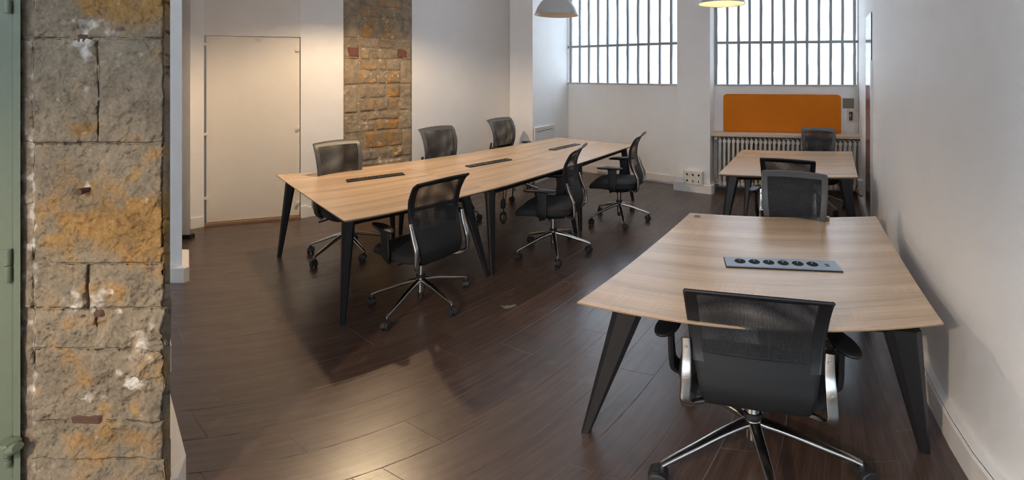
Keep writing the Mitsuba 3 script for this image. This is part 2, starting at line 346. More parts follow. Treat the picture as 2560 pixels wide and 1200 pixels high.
# ------------------------------------------------------------------ stone pier and stone strip
def stone(a0, a1, z0, z1, base, proud, frame, seed, ochre, light, res=.02, rough=.008, edge=.012, chisel=0.0, wob=.006, back=.05, crag=None):
    """One rough stone: a face a0..a1 by z0..z1 that stands proud of its wall, rounded at the edges. frame(a, depth, z) places it."""
    nx, nz = max(5, int((a1 - a0) / res) + 2), max(5, int((z1 - z0) / res) + 2)
    A, Z = np.meshgrid(np.linspace(a0, a1, nx), np.linspace(z0, z1, nz))
    w = lambda s, fr: meshkit.fbm(np.stack([A * fr, Z * fr, A * 0 + s], -1), 3) - .5
    ea = np.minimum(A - a0, a1 - A) ; ez = np.minimum(Z - z0, z1 - Z); e = np.minimum(ea, ez)
    fall = np.clip(e / edge, 0, 1) ** .5
    d = base + proud * fall + rough * 2.2 * w(seed, 9) * (.35 + .65 * fall) + rough * w(seed + 5, 30)
    if crag is not None: d = d + crag(A, Z) * (w(seed + 3, 17) * .085 + w(seed + 4, 45) * .03)
    if chisel: d = d + chisel * fall * (np.abs((A * .8 + Z * .55 + .02 * w(seed + 2, 6)) * 16 % 1 - .5) * 2 - .5) * np.clip(.5 + 2 * w(seed + 8, 5), 0, 1)
    rim = np.clip(1 - e / (edge * 2), 0, 1)
    A2 = A + wob * 2.5 * w(33, 14) * rim; Z2 = Z + wob * 2.5 * w(77, 14) * rim
    bd = np.ones_like(A, bool); bd[1:-1, 1:-1] = False
    P = frame(A2, d, Z2).reshape(-1, 3); Q = frame(A2, np.where(bd, base - back, d), Z2).reshape(-1, 3)
    ring = [j for j in range(nx)] + [i * nx + nx - 1 for i in range(1, nz)] + [(nz - 1) * nx + j for j in range(nx - 2, -1, -1)] + [i * nx for i in range(nz - 2, 0, -1)]
    n = len(P); v = np.vstack([P, Q[ring]]); m = len(ring); r = np.arange(m); s = (r + 1) % m; rg = np.array(ring)
    f = np.vstack([quads(nx, nz), np.stack([rg, n + r, rg[s]], 1), np.stack([n + r, n + s, rg[s]], 1)])
    oc = ochre(A, Z) if callable(ochre) else np.full(A.shape, ochre); li = light(A, Z) if callable(light) else np.full(A.shape, light)
    uv = np.stack([oc, li], -1).reshape(-1, 2); uv = np.vstack([uv, uv[ring]])
    return tri(v, f), uv

PY = 1.68
def pier_frame(a, d, z): return np.stack([a + 1.15 * np.minimum(d, 0), PY - d, z], -1)
def blob(A, Z, x, z, rx, rz_, k=1.0): return k * np.exp(-((A - x) / rx) ** 2 - ((Z - z) / rz_) ** 2)
def pier_ochre(A, Z):
    o = .22 + blob(A, Z, -1.93, 1.93, .2, .10, .5) + blob(A, Z, -1.85, 1.10, .25, .12, .75) + blob(A, Z, -2.1, 1.27, .12, .1, .35) + blob(A, Z, -1.79, 1.1, .1, .2, .3)
    o = o + blob(A, Z, -2.0, .57, .16, .08, .45) + blob(A, Z, -2.03, 1.475, .06, .025, .9) + blob(A, Z, -1.87, .88, .12, .05, .3) + blob(A, Z, -1.9, .33, .2, .04, .35) + blob(A, Z, -2.05, 1.55, .05, .15, .25)
    return o - blob(A, Z, -2.3, 1.2, .06, 3, .6)
def pier_light(A, Z):
    l = .14 + blob(A, Z, -2.28, 1.2, .05, 9, .28) + blob(A, Z, -2.225, 1.3, .012, 9, .35) + blob(A, Z, -2.03, 1.81, .07, .07, .75) + blob(A, Z, -2.03, .83, .10, .05, .6) + blob(A, Z, -1.82, .66, .06, .12, .4)
    return l + blob(A, Z, -1.86, .53, .06, .05, .5) + blob(A, Z, -1.95, 1.5, .09, .2, .12) + blob(A, Z, -2.0, .47, .07, .02, .5) + blob(A, Z, -2.02, 1.27, .04, .03, .3)
def pier_crag(A, Z): return blob(A, Z, -1.79, .68, .09, .13) + .8 * blob(A, Z, -1.84, .53, .09, .08) + .7 * blob(A, Z, -2.03, 1.82, .07, .06) + .5 * blob(A, Z, -1.77, 1.40, .05, .05) + .5 * blob(A, Z, -1.92, 1.53, .06, .06) + .5 * blob(A, Z, -1.98, .70, .05, .06)
pier = thing('stone_pier', 'rough ochre and grey stone pier between the green door and the white pillar', 'pier')
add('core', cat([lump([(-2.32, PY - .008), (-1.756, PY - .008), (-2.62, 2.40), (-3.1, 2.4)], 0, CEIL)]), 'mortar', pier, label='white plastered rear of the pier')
SPLIT = -2.228
m, uv = stone(-2.313, -1.747, .0, CEIL, .0245, .0, pier_frame, 91, pier_ochre, pier_light, .022, .003, .012, 0, 0, .03)
add('mortar_joint', m, 'rough_stone', pier, smooth=True, uv=uv)
R = -1.743
blocks = [(3.2, CEIL, [SPLIT, R]), (2.75, 3.2, [SPLIT, -1.95, R]), (2.3, 2.75, [SPLIT, R]), (1.81, 2.3, [SPLIT, R + .002]), (1.42, 1.81, [SPLIT, -1.985, R]), (.972, 1.42, [SPLIT, R - .004]),
          (.805, .972, [SPLIT, -2.02, R]), (.655, .805, [SPLIT, -1.99, R + .008]), (.385, .655, [SPLIT, R + .002]), (.245, .385, [SPLIT, R]), (.0, .245, [SPLIT, R + .006])]
for i, (z0, z1, xs) in enumerate(blocks):
    for j, (a0, a1) in enumerate(zip(xs[:-1], xs[1:])):
        m, uv = stone(a0 + .0015, a1 - .0015, z0 + .0015, z1 - .0015, .026, .005 + .002 * ((i * 3 + j) % 3), pier_frame, i * 7 + j, pier_ochre, pier_light, .008, .012 if z0 > .9 else .017, .010, .012 if z0 > .9 else .004, .0022, .09, pier_crag)
        add('stone', m, 'rough_stone', pier, smooth=True, uv=uv)
zs = [0, .36, .80, 1.19, 1.42, 1.81, 2.3, 3.0, CEIL]
for z0, z1 in zip(zs[:-1], zs[1:]):
    m, uv = stone(-2.315, SPLIT - .001, z0 + .002, z1 - .002, .020, .006, pier_frame, int(z0 * 100), pier_ochre, pier_light, .0095, .008, .01, .004, .004, .09)
    add('margin_stone', m, 'rough_stone', pier, smooth=True, uv=uv)
def chunk(x0, x1, z0, z1, d, seed):
    m = box(x0, x1, PY - .028 - d, PY - .008, z0, z1, .006).subdivide().subdivide(); v = m.vertices
    m.vertices = v + .006 * (np.stack([meshkit.noise(v * 70 + s) for s in (0, 9, 21)], -1) - .5) + [0, 0, 0]
    return m
for x0, x1, z0, z1 in ((-2.065, -2.01, 1.795, 1.825), (-2.06, -1.965, .77, .80), (-2.085, -1.975, .375, .41)):
    add('wood_plug', chunk(x0, x1, z0, z1, .004, 1), 'rusty_wood', pier, label='rusty brown wood plug set in the stone')
add('anchor_hole', sweep([(-2.02, PY - .06, 1.247), (-2.02, PY - .02, 1.25)], [[.012, .014], [.006, .006]], 14), 'rusty_wood', pier, label='small round anchor hole in the stone', smooth=30)
# trunking at the pier's foot and a socket box on its plastered flank
structure('baseboard_pier', cat([lump([(-1.842, 1.834), (-2.45, 2.33), (-2.50, 2.27), (-1.80, 1.70), (-1.775, 1.735)], 0, .10), lump([(-1.85, 1.826), (-2.45, 2.317), (-2.49, 2.275), (-1.81, 1.72)], .10, .104)]), 'white_trim', 'white trunking running along the foot of the stone pier')
single('socket_box', lump([(-2.323, 2.15), (-2.382, 2.20), (-2.340, 2.250), (-2.281, 2.200)], .20, .33), 'white_trim', 'small white box on the flank of the stone pier, just above the trunking', 'socket box')

# strip of bare masonry on the left wall
s0, s1 = sl; sd = (s1 - s0) / np.linalg.norm(s1 - s0); sn = np.array([sd[1], -sd[0]]); SL = np.linalg.norm(s1 - s0)
def strip_frame(a, d, z): return np.stack([s0[0] + sd[0] * a + sn[0] * d, s0[1] + sd[1] * a + sn[1] * d, z], -1)
st = thing('stone_strip', 'upright strip of bare ochre masonry left exposed in the white left wall', 'masonry')
add('bed', slab(s0 - sn * .012, s1 - sn * .012, 0, CEIL, .04), 'mortar', st)
kz = SL / 172
m, uv = stone(.002, SL - .002, .0, CEIL, -.001, .0, strip_frame, 17, .25, .3, .03, .004, .012, 0, 0, .03)
add('mortar_joint', m, 'strip_stone', st, smooth=True, uv=uv)
rows = [(-260, -225, [36, 80, 142]), (-225, -190, [36, 110, 142]), (-190, -155, [36, 70, 142]), (-155, -118, [36, 95, 142]), (-118, -86, [36, 66, 110, 142]), (-86, -52, [36, 90, 142]), (-52, -20, [36, 75, 142]),
        (-20, 18, [40, 82, 142]), (18, 46, [8, 64, 102, 142]), (46, 98, [40, 66, 92, 132]), (98, 123, [38, 82, 128]), (123, 150, [38, 66, 136]), (150, 178, [36, 84, 106, 142]), (178, 211, [36, 82, 104, 142]),
        (211, 246, [38, 58, 104, 142]), (246, 279, [38, 78, 110, 138]), (279, 302, [36, 56, 138]), (302, 328, [36, 76, 138]), (328, 372, [50, 110, 150]), (372, 400, [40, 84, 120, 150]), (400, 432, [36, 70, 142]), (432, 468, [36, 96, 142]), (468, 500, [36, 80, 142])]
rs = random.Random(11)
zpx = lambda y: 1.688 - (y - 178) * 5.6 / 1110
for y0, y1, xs in rows:
    for a0, a1 in zip(xs[:-1], xs[1:]):
        g = 6 if a0 == 8 else 0
        m, uv = stone(a0 * kz + .004, a1 * kz - .004, max(zpx(y1) + .004, .0), zpx(y0) - .004, -.012, .022 + .014 * rs.random(), strip_frame, rs.randrange(500), rs.uniform(.2, .65), rs.uniform(.1, .40), .014, .014, .03, 0, .011, .03)
        add('stone', m, 'strip_stone', st, smooth=True, uv=uv)
edges_l = [-260, -200, -130, -60, 0, 46, 98, 150, 212, 280, 330, 400, 505]
for (y0, y1) in zip(edges_l[:-1], edges_l[1:]):
    for a0, a1 in ((0, 36), (142, 172)):
        w = rs.uniform(-4, 3)
        b0, b1 = (a0 * kz, (a1 + w) * kz) if a0 == 0 else ((a0 + w) * kz, a1 * kz)
        m, uv = stone(b0 + .002, b1 - .002, max(zpx(y1) + .003, 0), zpx(y0) - .003, -.012, .020, strip_frame, rs.randrange(500), rs.uniform(.0, .2), rs.uniform(.15, .3), .014, .014, .012, 0, .004, .03)
        add('edge_stone', m, 'strip_stone', st, smooth=True, uv=uv)
for a, z in ((22, 132), (147, 132)):
    m, uv = stone((a - 13) * kz, (a + 13) * kz, zpx(z + 12), zpx(z - 12), .006, .02, strip_frame, a, .5, 0, .014, .012, .02)
    add('brick_fragment', m, 'rusty_brick', st, smooth=True, label='reddish brown brick fragment in the strip')

# ------------------------------------------------------------------ green door at the left edge
gd = thing('green_metal_door', 'sage green metal door with frame and hinges beside the stone pier', 'door')
GY = 1.635; gx = lambda px: (px - 1580) * GY / 1110; gz = lambda py: 1.688 - (py - 178) * GY / 1110
add('frame', lump([(gx(35), GY), (gx(51), GY), (gx(51) - .035, GY + .025), (gx(35) - .035, GY + .025)], 0, 2.6), 'green_paint', gd)
add('leaf', box(gx(35) - 1.0, gx(26), GY + .006, GY + .06, .012, 2.55, .004), 'green_paint', gd)
add('rod', rod((gx(29.5), GY + .008, .0), (gx(29.5), GY + .008, 2.55), .0035), 'green_paint', gd, smooth=True)
for z0, z1 in ((gz(705), gz(664)), (gz(662), gz(622)), (gz(1165), gz(1146)), (gz(1145), gz(1125)), (1.9, 1.95)):
    add('hinge_knuckle', lathe([(0, z0), (.0085, z0), (.0095, z0 + .003), (.0095, z1 - .003), (.0085, z1), (0, z1)], 16), 'green_paint', gd, smooth=40, to_world=rz(0, gx(25), GY - .006))
add('bolt_keeper', cat([box(gx(17), gx(60), GY - .05, GY + .0, gz(1122), gz(1090), .006), sweep([(gx(58), GY - .03, gz(1105)), (gx(73), GY - .03, gz(1100))], [[.02, .02], [.016, .014]], 12)]), 'green_paint', gd)

# ------------------------------------------------------------------ tables
NEAR_TABLE = [[(-0.253, 2.036), (0.046, 1.924), (0.348, 1.849), (0.657, 1.814), (0.977, 1.82), (1.31, 1.865)], [(-0.107, 2.276), (0.182, 2.18), (0.473, 2.117), (0.77, 2.088), (1.076, 2.093), (1.393, 2.131)], [(0.033, 2.527), (0.314, 2.445), (0.597, 2.391), (0.885, 2.367), (1.18, 2.371), (1.485, 2.404)], [(0.168, 2.786), (0.443, 2.715), (0.72, 2.669), (1.0, 2.648), (1.287, 2.653), (1.581, 2.682)], [(0.302, 3.05), (0.571, 2.988), (0.842, 2.949), (1.116, 2.932), (1.396, 2.937), (1.681, 2.962)], [(0.433, 3.318), (0.698, 3.265), (0.963, 3.231), (1.232, 3.216), (1.505, 3.221), (1.783, 3.245)]]
FAR_TABLE = [[(0.827, 4.268), (1.248, 4.185), (1.674, 4.142), (2.107, 4.14)], [(1.015, 4.712), (1.443, 4.634), (1.874, 4.594), (2.312, 4.59)], [(1.201, 5.155), (1.636, 5.081), (2.073, 5.043), (2.515, 5.039)], [(1.387, 5.597), (1.827, 5.526), (2.271, 5.489), (2.718, 5.485)]]
BENCH_A = [[(-1.864, 2.874), (-2.336, 3.279), (-2.824, 3.705), (-3.327, 4.15)], [(-1.607, 3.096), (-2.064, 3.47), (-2.538, 3.868), (-3.029, 4.287)], [(-1.377, 3.356), (-1.821, 3.697), (-2.281, 4.065), (-2.759, 4.457)], [(-1.165, 3.644), (-1.597, 3.953), (-2.046, 4.291), (-2.511, 4.655)]]
BENCH_B = [[(-1.165, 3.644), (-1.597, 3.953), (-2.046, 4.291), (-2.511, 4.655)], [(-0.952, 3.976), (-1.371, 4.256), (-1.805, 4.566), (-2.254, 4.904)], [(-0.748, 4.325), (-1.157, 4.579), (-1.578, 4.864), (-2.013, 5.176)], [(-0.55, 4.686), (-0.949, 4.918), (-1.36, 5.179), (-1.784, 5.467)]]
BENCH_C = [[(-0.55, 4.686), (-0.949, 4.918), (-1.36, 5.179), (-1.784, 5.467)], [(-0.351, 5.065), (-0.739, 5.285), (-1.136, 5.531), (-1.544, 5.803)], [(-0.156, 5.451), (-0.533, 5.66), (-0.918, 5.895), (-1.312, 6.153)], [(0.037, 5.841), (-0.33, 6.043), (-0.704, 6.267), (-1.086, 6.514)]]

def tabletop(G, z, th, grain, off, gap=.0):
    """A slightly bowed top through the plan points G (rows along, columns across), chamfered underneath. grain: 's' across or 't' along."""
    G = np.array(G); n = G.shape[0]; kk = min(3, n - 1); t = np.linspace(0, 1, n)
    S = [RectBivariateSpline(t, t, G[:, :, i], kx=kk, ky=kk) for i in range(2)]
    lo = gap; N = 21
    tt, ss = np.linspace(lo, 1 - lo, N), np.linspace(0, 1, N)
    def surf(e): 
        a, b = tt.copy(), ss.copy(); a[0] += e; a[-1] -= e; b[0] += e; b[-1] -= e
        return np.stack([s(a, b) for s in S], -1).reshape(-1, 2)
    V, UV = [], []
    W, D = np.linalg.norm(G[n // 2, -1] - G[n // 2, 0]), np.linalg.norm(G[-1, n // 2] - G[0, n // 2])
    A, B = np.meshgrid(tt * D, ss * W, indexing='ij')
    uv = np.stack([B, A], -1) if grain == 's' else np.stack([A, B], -1)
    for e, zz in ((.0015, z), (0, z - .002), (0, z - .008), (.022, z - th)):
        V.append(np.column_stack([surf(e), np.full(N * N, zz)])); UV.append(uv.reshape(-1, 2) + off)
    V, UV = np.vstack(V), np.vstack(UV)
    q = quads(N, N); wind = 1 if np.cross(G[0, -1] - G[0, 0], G[-1, 0] - G[0, 0]) > 0 else -1
    ring = np.array([j for j in range(N)] + [i * N + N - 1 for i in range(1, N)] + [(N - 1) * N + j for j in range(N - 2, -1, -1)] + [i * N for i in range(N - 2, 0, -1)])
    nx = np.roll(ring, -1); M = N * N
    F, E = [q], [q[:, ::-1] + 3 * M]
    for L, dst in ((0, F), (1, E), (2, E)):
        a, b, c, d_ = ring + L * M, nx + L * M, nx + (L + 1) * M, ring + (L + 1) * M
        dst += [np.stack([b, a, c], 1), np.stack([a, d_, c], 1)]
    F, E = np.vstack(F), np.vstack(E)
    if wind < 0: F, E = F[:, ::-1], E[:, ::-1]
    return tri(V, F), tri(V, E), UV, S

def table_leg(foot, top, w_top=.062, w_foot=.02, turn=0.0):
    """A tapering splayed leg of folded steel."""
    f, t = np.array(foot, float), np.array(top, float); c, s = math.cos(turn), math.sin(turn)
    def ring(p, w): return [[p[0] + c * x - s * y, p[1] + s * x + c * y, p[2]] for x, y in ((-w, -w * .55), (-w * .6, -w * .8), (w * .6, -w * .8), (w, -w * .55), (w, w * .55), (w * .6, w * .8), (-w * .6, w * .8), (-w, w * .55))]
    return hull(ring(f, w_foot) + ring(t, w_top))

def table(name, G, z, grain, label, legs, strip, group=None, off=(0, 0), strip_mat='strip_black', beams=True, turn=0.0, wt=.058, wf=.019, stw=.10):
    k = thing(name, label, 'table', group); th = .026
    top, edge, UV, S = tabletop(G, z, th, grain, np.array(off), .0008)
    add('tabletop', top, 'oak_laminate', k, smooth=False, uv=UV)
    add('tabletop_edge', edge, 'oak_edge', k)
    tops = []
    for f, (s, t) in legs:
        tp = np.array([S[0](t, s)[0, 0], S[1](t, s)[0, 0], z - th]); tops.append(tp)
        add('leg', table_leg((*f, 0), tp, wt, wf, turn), 'black_steel', k)
    if beams and len(tops) == 4:
        for a, b in ((0, 1), (2, 3), (0, 2), (1, 3)):
            p, q = tops[a] + [0, 0, -.02], tops[b] + [0, 0, -.02]
            add('beam', sweep([p, q], (.02, .019), 4, power=2), 'black_steel', k)
    if strip:
        (xa, ya), (xb, yb) = strip; L = math.dist((xa, ya), (xb, yb)); ang = math.degrees(math.atan2(yb - ya, xb - xa))
        M = rz(ang, (xa + xb) / 2, (ya + yb) / 2, z); w = stw / 2
        ps = add('power_strip', moved(box(-L / 2, L / 2, -w, w, -.004, .009, .002), M), strip_mat, k, label='power strip with six sockets and two charging ports set in the top')
        add('base', moved(box(-L / 2 - .002, L / 2 + .002, -w - .002, w + .002, -.004, .0045), M), 'socket_black', ps)
        for i in range(6):
            x = -L / 2 + L * (.135 + .128 * i)
            sgn = 1 if strip_mat == 'strip_grey' else -1
            r = w * .44
            add('socket', moved(lathe([(0, .0094), (r, .0094), (r * 1.1, .0098), (r * 1.14, .0088)], 24), M @ rz(0, sgn * x, .006)), 'socket_black', ps, smooth=40)
            add('pin', moved(rod((0, 0, .0085), (0, 0, .0125), .0035), M @ rz(0, sgn * x, .006 + .35 * r)), 'aluminium', ps)
        for dy in (-.010, .010):
            add('charging_port', moved(box(-.011, .011, -.0045, .0045, .0085, .0096), M @ rz(0, sgn * L * .40, dy)), 'socket_black', ps)
    return k, S

table('work_table', NEAR_TABLE, .63, 's', 'pale oak work table nearest the camera with a grey power strip in its top',
      [((-.215, 2.085), (.13, .07)), ((1.30, 1.975), (.89, .05)), ((.42, 3.16), (.10, .93)), ((1.62, 3.07), (.90, .93))],
      ((.515, 2.455), (1.115, 2.395)), off=(3, 5), strip_mat='strip_grey', turn=-.2, wt=.070, wf=.021, stw=.122)
table('work_table', FAR_TABLE, .70, 's', 'pale oak work table in front of the radiator and orange panel',
      [((.86, 4.28), (.10, .06)), ((2.12, 4.17), (.90, .06)), ((1.34, 5.25), (.10, .88)), ((2.52, 5.15), (.90, .88))], None, off=(8, 2), turn=-.3)
tn = math.radians(42)
table('bench_table', BENCH_A, .72, 't', 'oak bench table at the left end of the long row, next to the panel door', [((-1.93, 2.96), (.05, .05)), ((-3.21, 4.04), (.89, .07)), ((-1.19, 3.66), (.05, .83)), ((-2.42, 4.50), (.90, .90))],
      ((-2.505, 3.90), (-2.15, 4.18)), 'bench tables pushed together in one row', (1, 0), turn=tn, wt=.037, wf=.016)
table('bench_table', BENCH_B, .72, 't', 'oak bench table in the middle of the long row', [((-1.16, 3.69), (.035, .035)), ((-2.40, 4.60), (.92, .05)), ((-.585, 4.63), (.05, .84)), ((-1.72, 5.36), (.92, .92))],
      ((-1.66, 4.49), (-1.345, 4.87)), 'bench tables pushed together in one row', (1, 1.5), turn=tn, wt=.037, wf=.016)
table('bench_table', BENCH_C, .72, 't', 'oak bench table at the window end of the long row', [((-.545, 4.69), (.035, .03)), ((-1.72, 5.46), (.92, .05)), ((.012, 5.82), (.06, .86)), ((-1.02, 6.42), (.92, .92))],
      ((-.985, 5.45), (-.72, 5.88)), 'bench tables pushed together in one row', (1, 3.2), turn=tn, wt=.037, wf=.016)

# ------------------------------------------------------------------ office chairs
def smooth_path(pts, n):
    p = np.asarray(pts, float); t = np.concatenate([[0], np.cumsum(np.linalg.norm(np.diff(p, axis=0), axis=1))]); t /= t[-1]
    from scipy.interpolate import PchipInterpolator
    return np.stack([PchipInterpolator(t, p[:, i])(np.linspace(0, 1, n)) for i in range(p.shape[1])], 1)

def seat_mesh():
    n, rings = 40, []
    an = np.arange(n) * 2 * PI / n
    ex = lambda c, p: np.sign(c) * np.abs(c) ** (2 / p)
    for k, z, dz in ((.02, .478, 0), (.4, .477, 0), (.7, .473, 0), (.9, .466, 0), (.97, .455, 0), (1.0, .438, 0), (.985, .42, 0), (.93, .41, 0), (.5, .405, 0), (.02, .405, 0)):
        x, y = .250 * k * ex(np.cos(an), 4.0), .268 * k * ex(np.sin(an), 4.0) + .045
        front = np.clip((y - .10) / .20, 0, 1) ** 2
        side = (np.abs(x) / .245) ** 2
        rings.append(np.stack([x * (1 - .05 * front), y, z - .035 * front * (1 if z > .41 else .5) + .008 * side * (z > .45)], 1))
    return tri(np.vstack(rings), quads(n, len(rings), True))

PROF = smooth_path([(-.150, .392), (-.205, .397), (-.240, .43), (-.250, .49), (-.230, .57), (-.192, .66), (-.176, .75), (-.184, .84), (-.215, .92), (-.248, .973), (-.283, .998)], 60)
def back_half(t): return np.interp(t, [0, .12, .25, .45, .75, .93, 1], [.150, .158, .178, .198, .216, .222, .220])
def back_point(s, t, out=0.0):
    y, z = np.interp(t, np.linspace(0, 1, 60), PROF[:, 0]), np.interp(t, np.linspace(0, 1, 60), PROF[:, 1])
    return np.stack([s * back_half(t), y + .022 * s ** 2 * np.clip(t * 3, 0, 1) - out, z + 0 * s + .010 * np.clip((t - .9) / .1, 0, 1) * (1 - s ** 2)], -1)

def sheet(s0, s1, t0, t1, ns, nt, th):
    s, t = np.meshgrid(np.linspace(s0, s1, ns), np.linspace(t0, t1, nt))
    f, b = back_point(s, t, -th / 2).reshape(-1, 3), back_point(s, t, th / 2).reshape(-1, 3)
    N = ns * nt; q = quads(ns, nt)
    ring = np.array([j for j in range(ns)] + [i * ns + ns - 1 for i in range(1, nt)] + [(nt - 1) * ns + j for j in range(ns - 2, -1, -1)] + [i * ns for i in range(nt - 2, 0, -1)]); nx = np.roll(ring, -1)
    return tri(np.vstack([f, b]), np.vstack([q[:, ::-1], q + N, np.stack([ring, nx, nx + N], 1), np.stack([ring, nx + N, ring + N], 1)]))

def back_frame():
    ms = [sheet(-1.0, -.83, .40, 1.0, 5, 30, .016), sheet(.83, 1.0, .40, 1.0, 5, 30, .016), sheet(-.84, .84, .935, 1.0, 24, 6, .016)]
    for s in (-1, 1):
        t = np.linspace(.40, 1.0, 26); ms.append(sweep(back_point(np.full(26, s * .985), t), (.0085, .0095), 8, up=(0, 1, 0)))
    s = np.linspace(-.985, .985, 21); ms.append(sweep(back_point(s, np.full(21, 1.0)), (.008, .009), 8))
    return cat(ms)

def back_mesh():
    """Two layers of thin woven strands, which give the moire of the real backrest."""
    V, F, n = [], [], 0
    def strip(P, W):
        nonlocal n
        m = len(P); V.append(P - W); V.append(P + W); i = np.arange(m - 1)
        F.append(np.vstack([np.stack([n + i, n + i + 1, n + m + i + 1], 1), np.stack([n + i, n + m + i + 1, n + m + i], 1)])); n += 2 * m
    for layer, (out, pitch, lean) in enumerate(((.006, .0042, 0.0), (-.006, .0043, .012))):
        cnt = int(.37 / pitch)
        for k in range(cnt + 1):
            s = -.84 + 1.68 * k / cnt; t = np.linspace(.44, .945, 14)
            P = back_point(np.full(14, s) + lean * (t - .6), t, out + .004 * (1 - s * s) * (1 if layer else -1)); W = np.zeros_like(P); W[:, 0] = .00082; strip(P, W)
        cnt = int(.33 / pitch)
        for k in range(cnt + 1):
            t = .44 + .505 * k / cnt; s = np.linspace(-.84, .84, 12)
            P = back_point(s, np.full(12, t) + lean * s * .3, out + .004 * (1 - s * s) * (1 if layer else -1)); W = np.zeros_like(P); W[:, 2] = .00082; strip(P, W)
    return tri(np.vstack(V), np.vstack(F))

def armrest_pad(s):
    n = 28; an = np.arange(n) * 2 * PI / n; rings = []
    for k, z in ((.05, .672), (.8, .671), (.97, .666), (1.0, .658), (.96, .650), (.7, .646), (.05, .645)):
        y = .150 * np.sin(an); wid = .040 + .010 * np.sin(an) * -1
        rings.append(np.stack([s * .285 + k * wid * np.cos(an) - s * .02 * np.sin(an), .035 + k * y, np.full(n, z) - .010 * np.clip(np.sin(an), 0, 1)], 1))
    return tri(np.vstack(rings), quads(n, 7, True))

def armrest_post(s):
    P = smooth_path([(s * .12, .03, .395), (s * .235, .03, .40), (s * .272, .02, .44), (s * .278, .01, .55), (s * .28, .015, .648)], 22)
    w = np.interp(np.linspace(0, 1, 22), [0, .35, .5, .8, 1], [.03, .04, .048, .042, .05])
    return sweep(P, np.stack([w, np.full(22, .011)], 1), 10, up=(s, 0, .2), power=4)

def side_bar(s):
    P = smooth_path([(s * .085, -.135, .396), (s * .16, -.185, .392), (s * .205, -.236, .402), (s * .219, -.254, .44), (s * .216, -.248, .52), (s * .216, -.212, .62), (s * .220, -.186, .71)], 36)
    w = np.interp(np.linspace(0, 1, 36), [0, .3, .6, 1], [.014, .017, .018, .014])
    return sweep(P, np.stack([w, w * .62], 1), 12, up=(0, 1, .02), power=3)

def star_arm():
    P = smooth_path([(0, .02, .182), (0, .10, .165), (0, .22, .126), (0, .318, .094), (0, .334, .087)], 12)
    w = np.interp(np.linspace(0, 1, 12), [0, 1], [1, .55])
    return cat([sweep(P, np.stack([.021 * w, .017 * w], 1), 12, power=2.6), rod((0, .334, .092), (0, .334, .062), .010, .009)])

def castor():
    ms = []
    for sx in (-1, 1):
        w = lathe([(0, -.009), (.026, -.009), (.030, -.006), (.030, .006), (.026, .009), (.012, .010), (0, .010)], 20)
        M = np.eye(4); M[:3, :3] = [[0, 0, 1], [1, 0, 0], [0, 1, 0]]; M[:3, 3] = sx * .016, -.012, .0305
        ms.append(moved(w, M))
    ms.append(hull([[x, -.012 + .0325 * math.cos(b), .031 + .0325 * math.sin(b)] for x in (-.008, .008) for b in np.linspace(-.1, PI, 9)]))
    ms.append(rod((0, 0, .05), (0, 0, .075), .011))
    return cat(ms)

PARTS = {
    'seat': ply(seat_mesh(), 'seat_fabric', True), 'frame': ply(back_frame(), 'black_plastic', 35), 'frame_grey': ply(back_frame(), 'grey_plastic', 35), 'mesh': ply(back_mesh(), 'mesh_fabric'),
    'cloth': ply(sheet(-.99, .99, .0, .46, 24, 24, .012), 'back_cloth', 40), 'arm': ply(star_arm(), 'chrome', 40), 'castor': ply(castor(), 'rubber', 35),
    'hub': ply(lathe([(0, .150), (.026, .150), (.030, .155), (.031, .188), (.027, .200), (.022, .203), (0, .203)], 28), 'chrome', 35),
    'gas': ply(cat([lathe([(0, .090), (.021, .090), (.023, .093), (.023, .153)], 24)]), 'chrome', 35), 'tip': ply(lathe([(0, .045), (.018, .045), (.021, .049), (.021, .092)], 20), 'rubber', 35),
    'column': ply(lathe([(.026, .200), (.026, .215), (.0235, .217), (.0235, .30), (.026, .302), (.026, .385), (0, .385)], 24), 'chrome', 35),
    'bellows': ply(lathe([(.030, .202), (.032, .205), (.032, .222), (.028, .226), (.026, .226)], 24), 'black_plastic', 35),
    'mechanism': ply(cat([hull([[x * w, y, z] for x in (-1, 1) for w, y, z in ((.10, -.15, .40), (.10, .12, .40), (.07, -.12, .345), (.06, .08, .345), (.045, -.03, .325), (.045, .04, .325))]), rod((.10, .06, .37), (.27, .08, .362), .006), rod((-.10, -.02, .37), (-.20, -.02, .365), .006)]), 'black_plastic'),
    'rail0': ply(sweep([(-.20, .0, .40), (-.19, .12, .398), (-.13, .20, .396)], (.012, .005), 8), 'chrome', 40), 'rail1': ply(sweep([(.20, .0, .40), (.19, .12, .398), (.13, .20, .396)], (.012, .005), 8), 'chrome', 40),
    'rail2': ply(sweep([(-.10, -.14, .396), (.10, -.14, .396)], (.014, .008), 10), 'chrome', 40),
}
for s, n in ((-1, 'l'), (1, 'r')):
    PARTS['pad' + n] = ply(armrest_pad(s), 'black_plastic', 50); PARTS['post' + n] = ply(armrest_post(s), 'black_plastic', 40); PARTS['bar' + n] = ply(side_bar(s), 'chrome', 40)
SCREW = ply(lathe([(0, .004), (.004, .004), (.0042, .0015), (.0065, .0015), (.0068, 0), (0, 0)], 14), 'aluminium', 35)

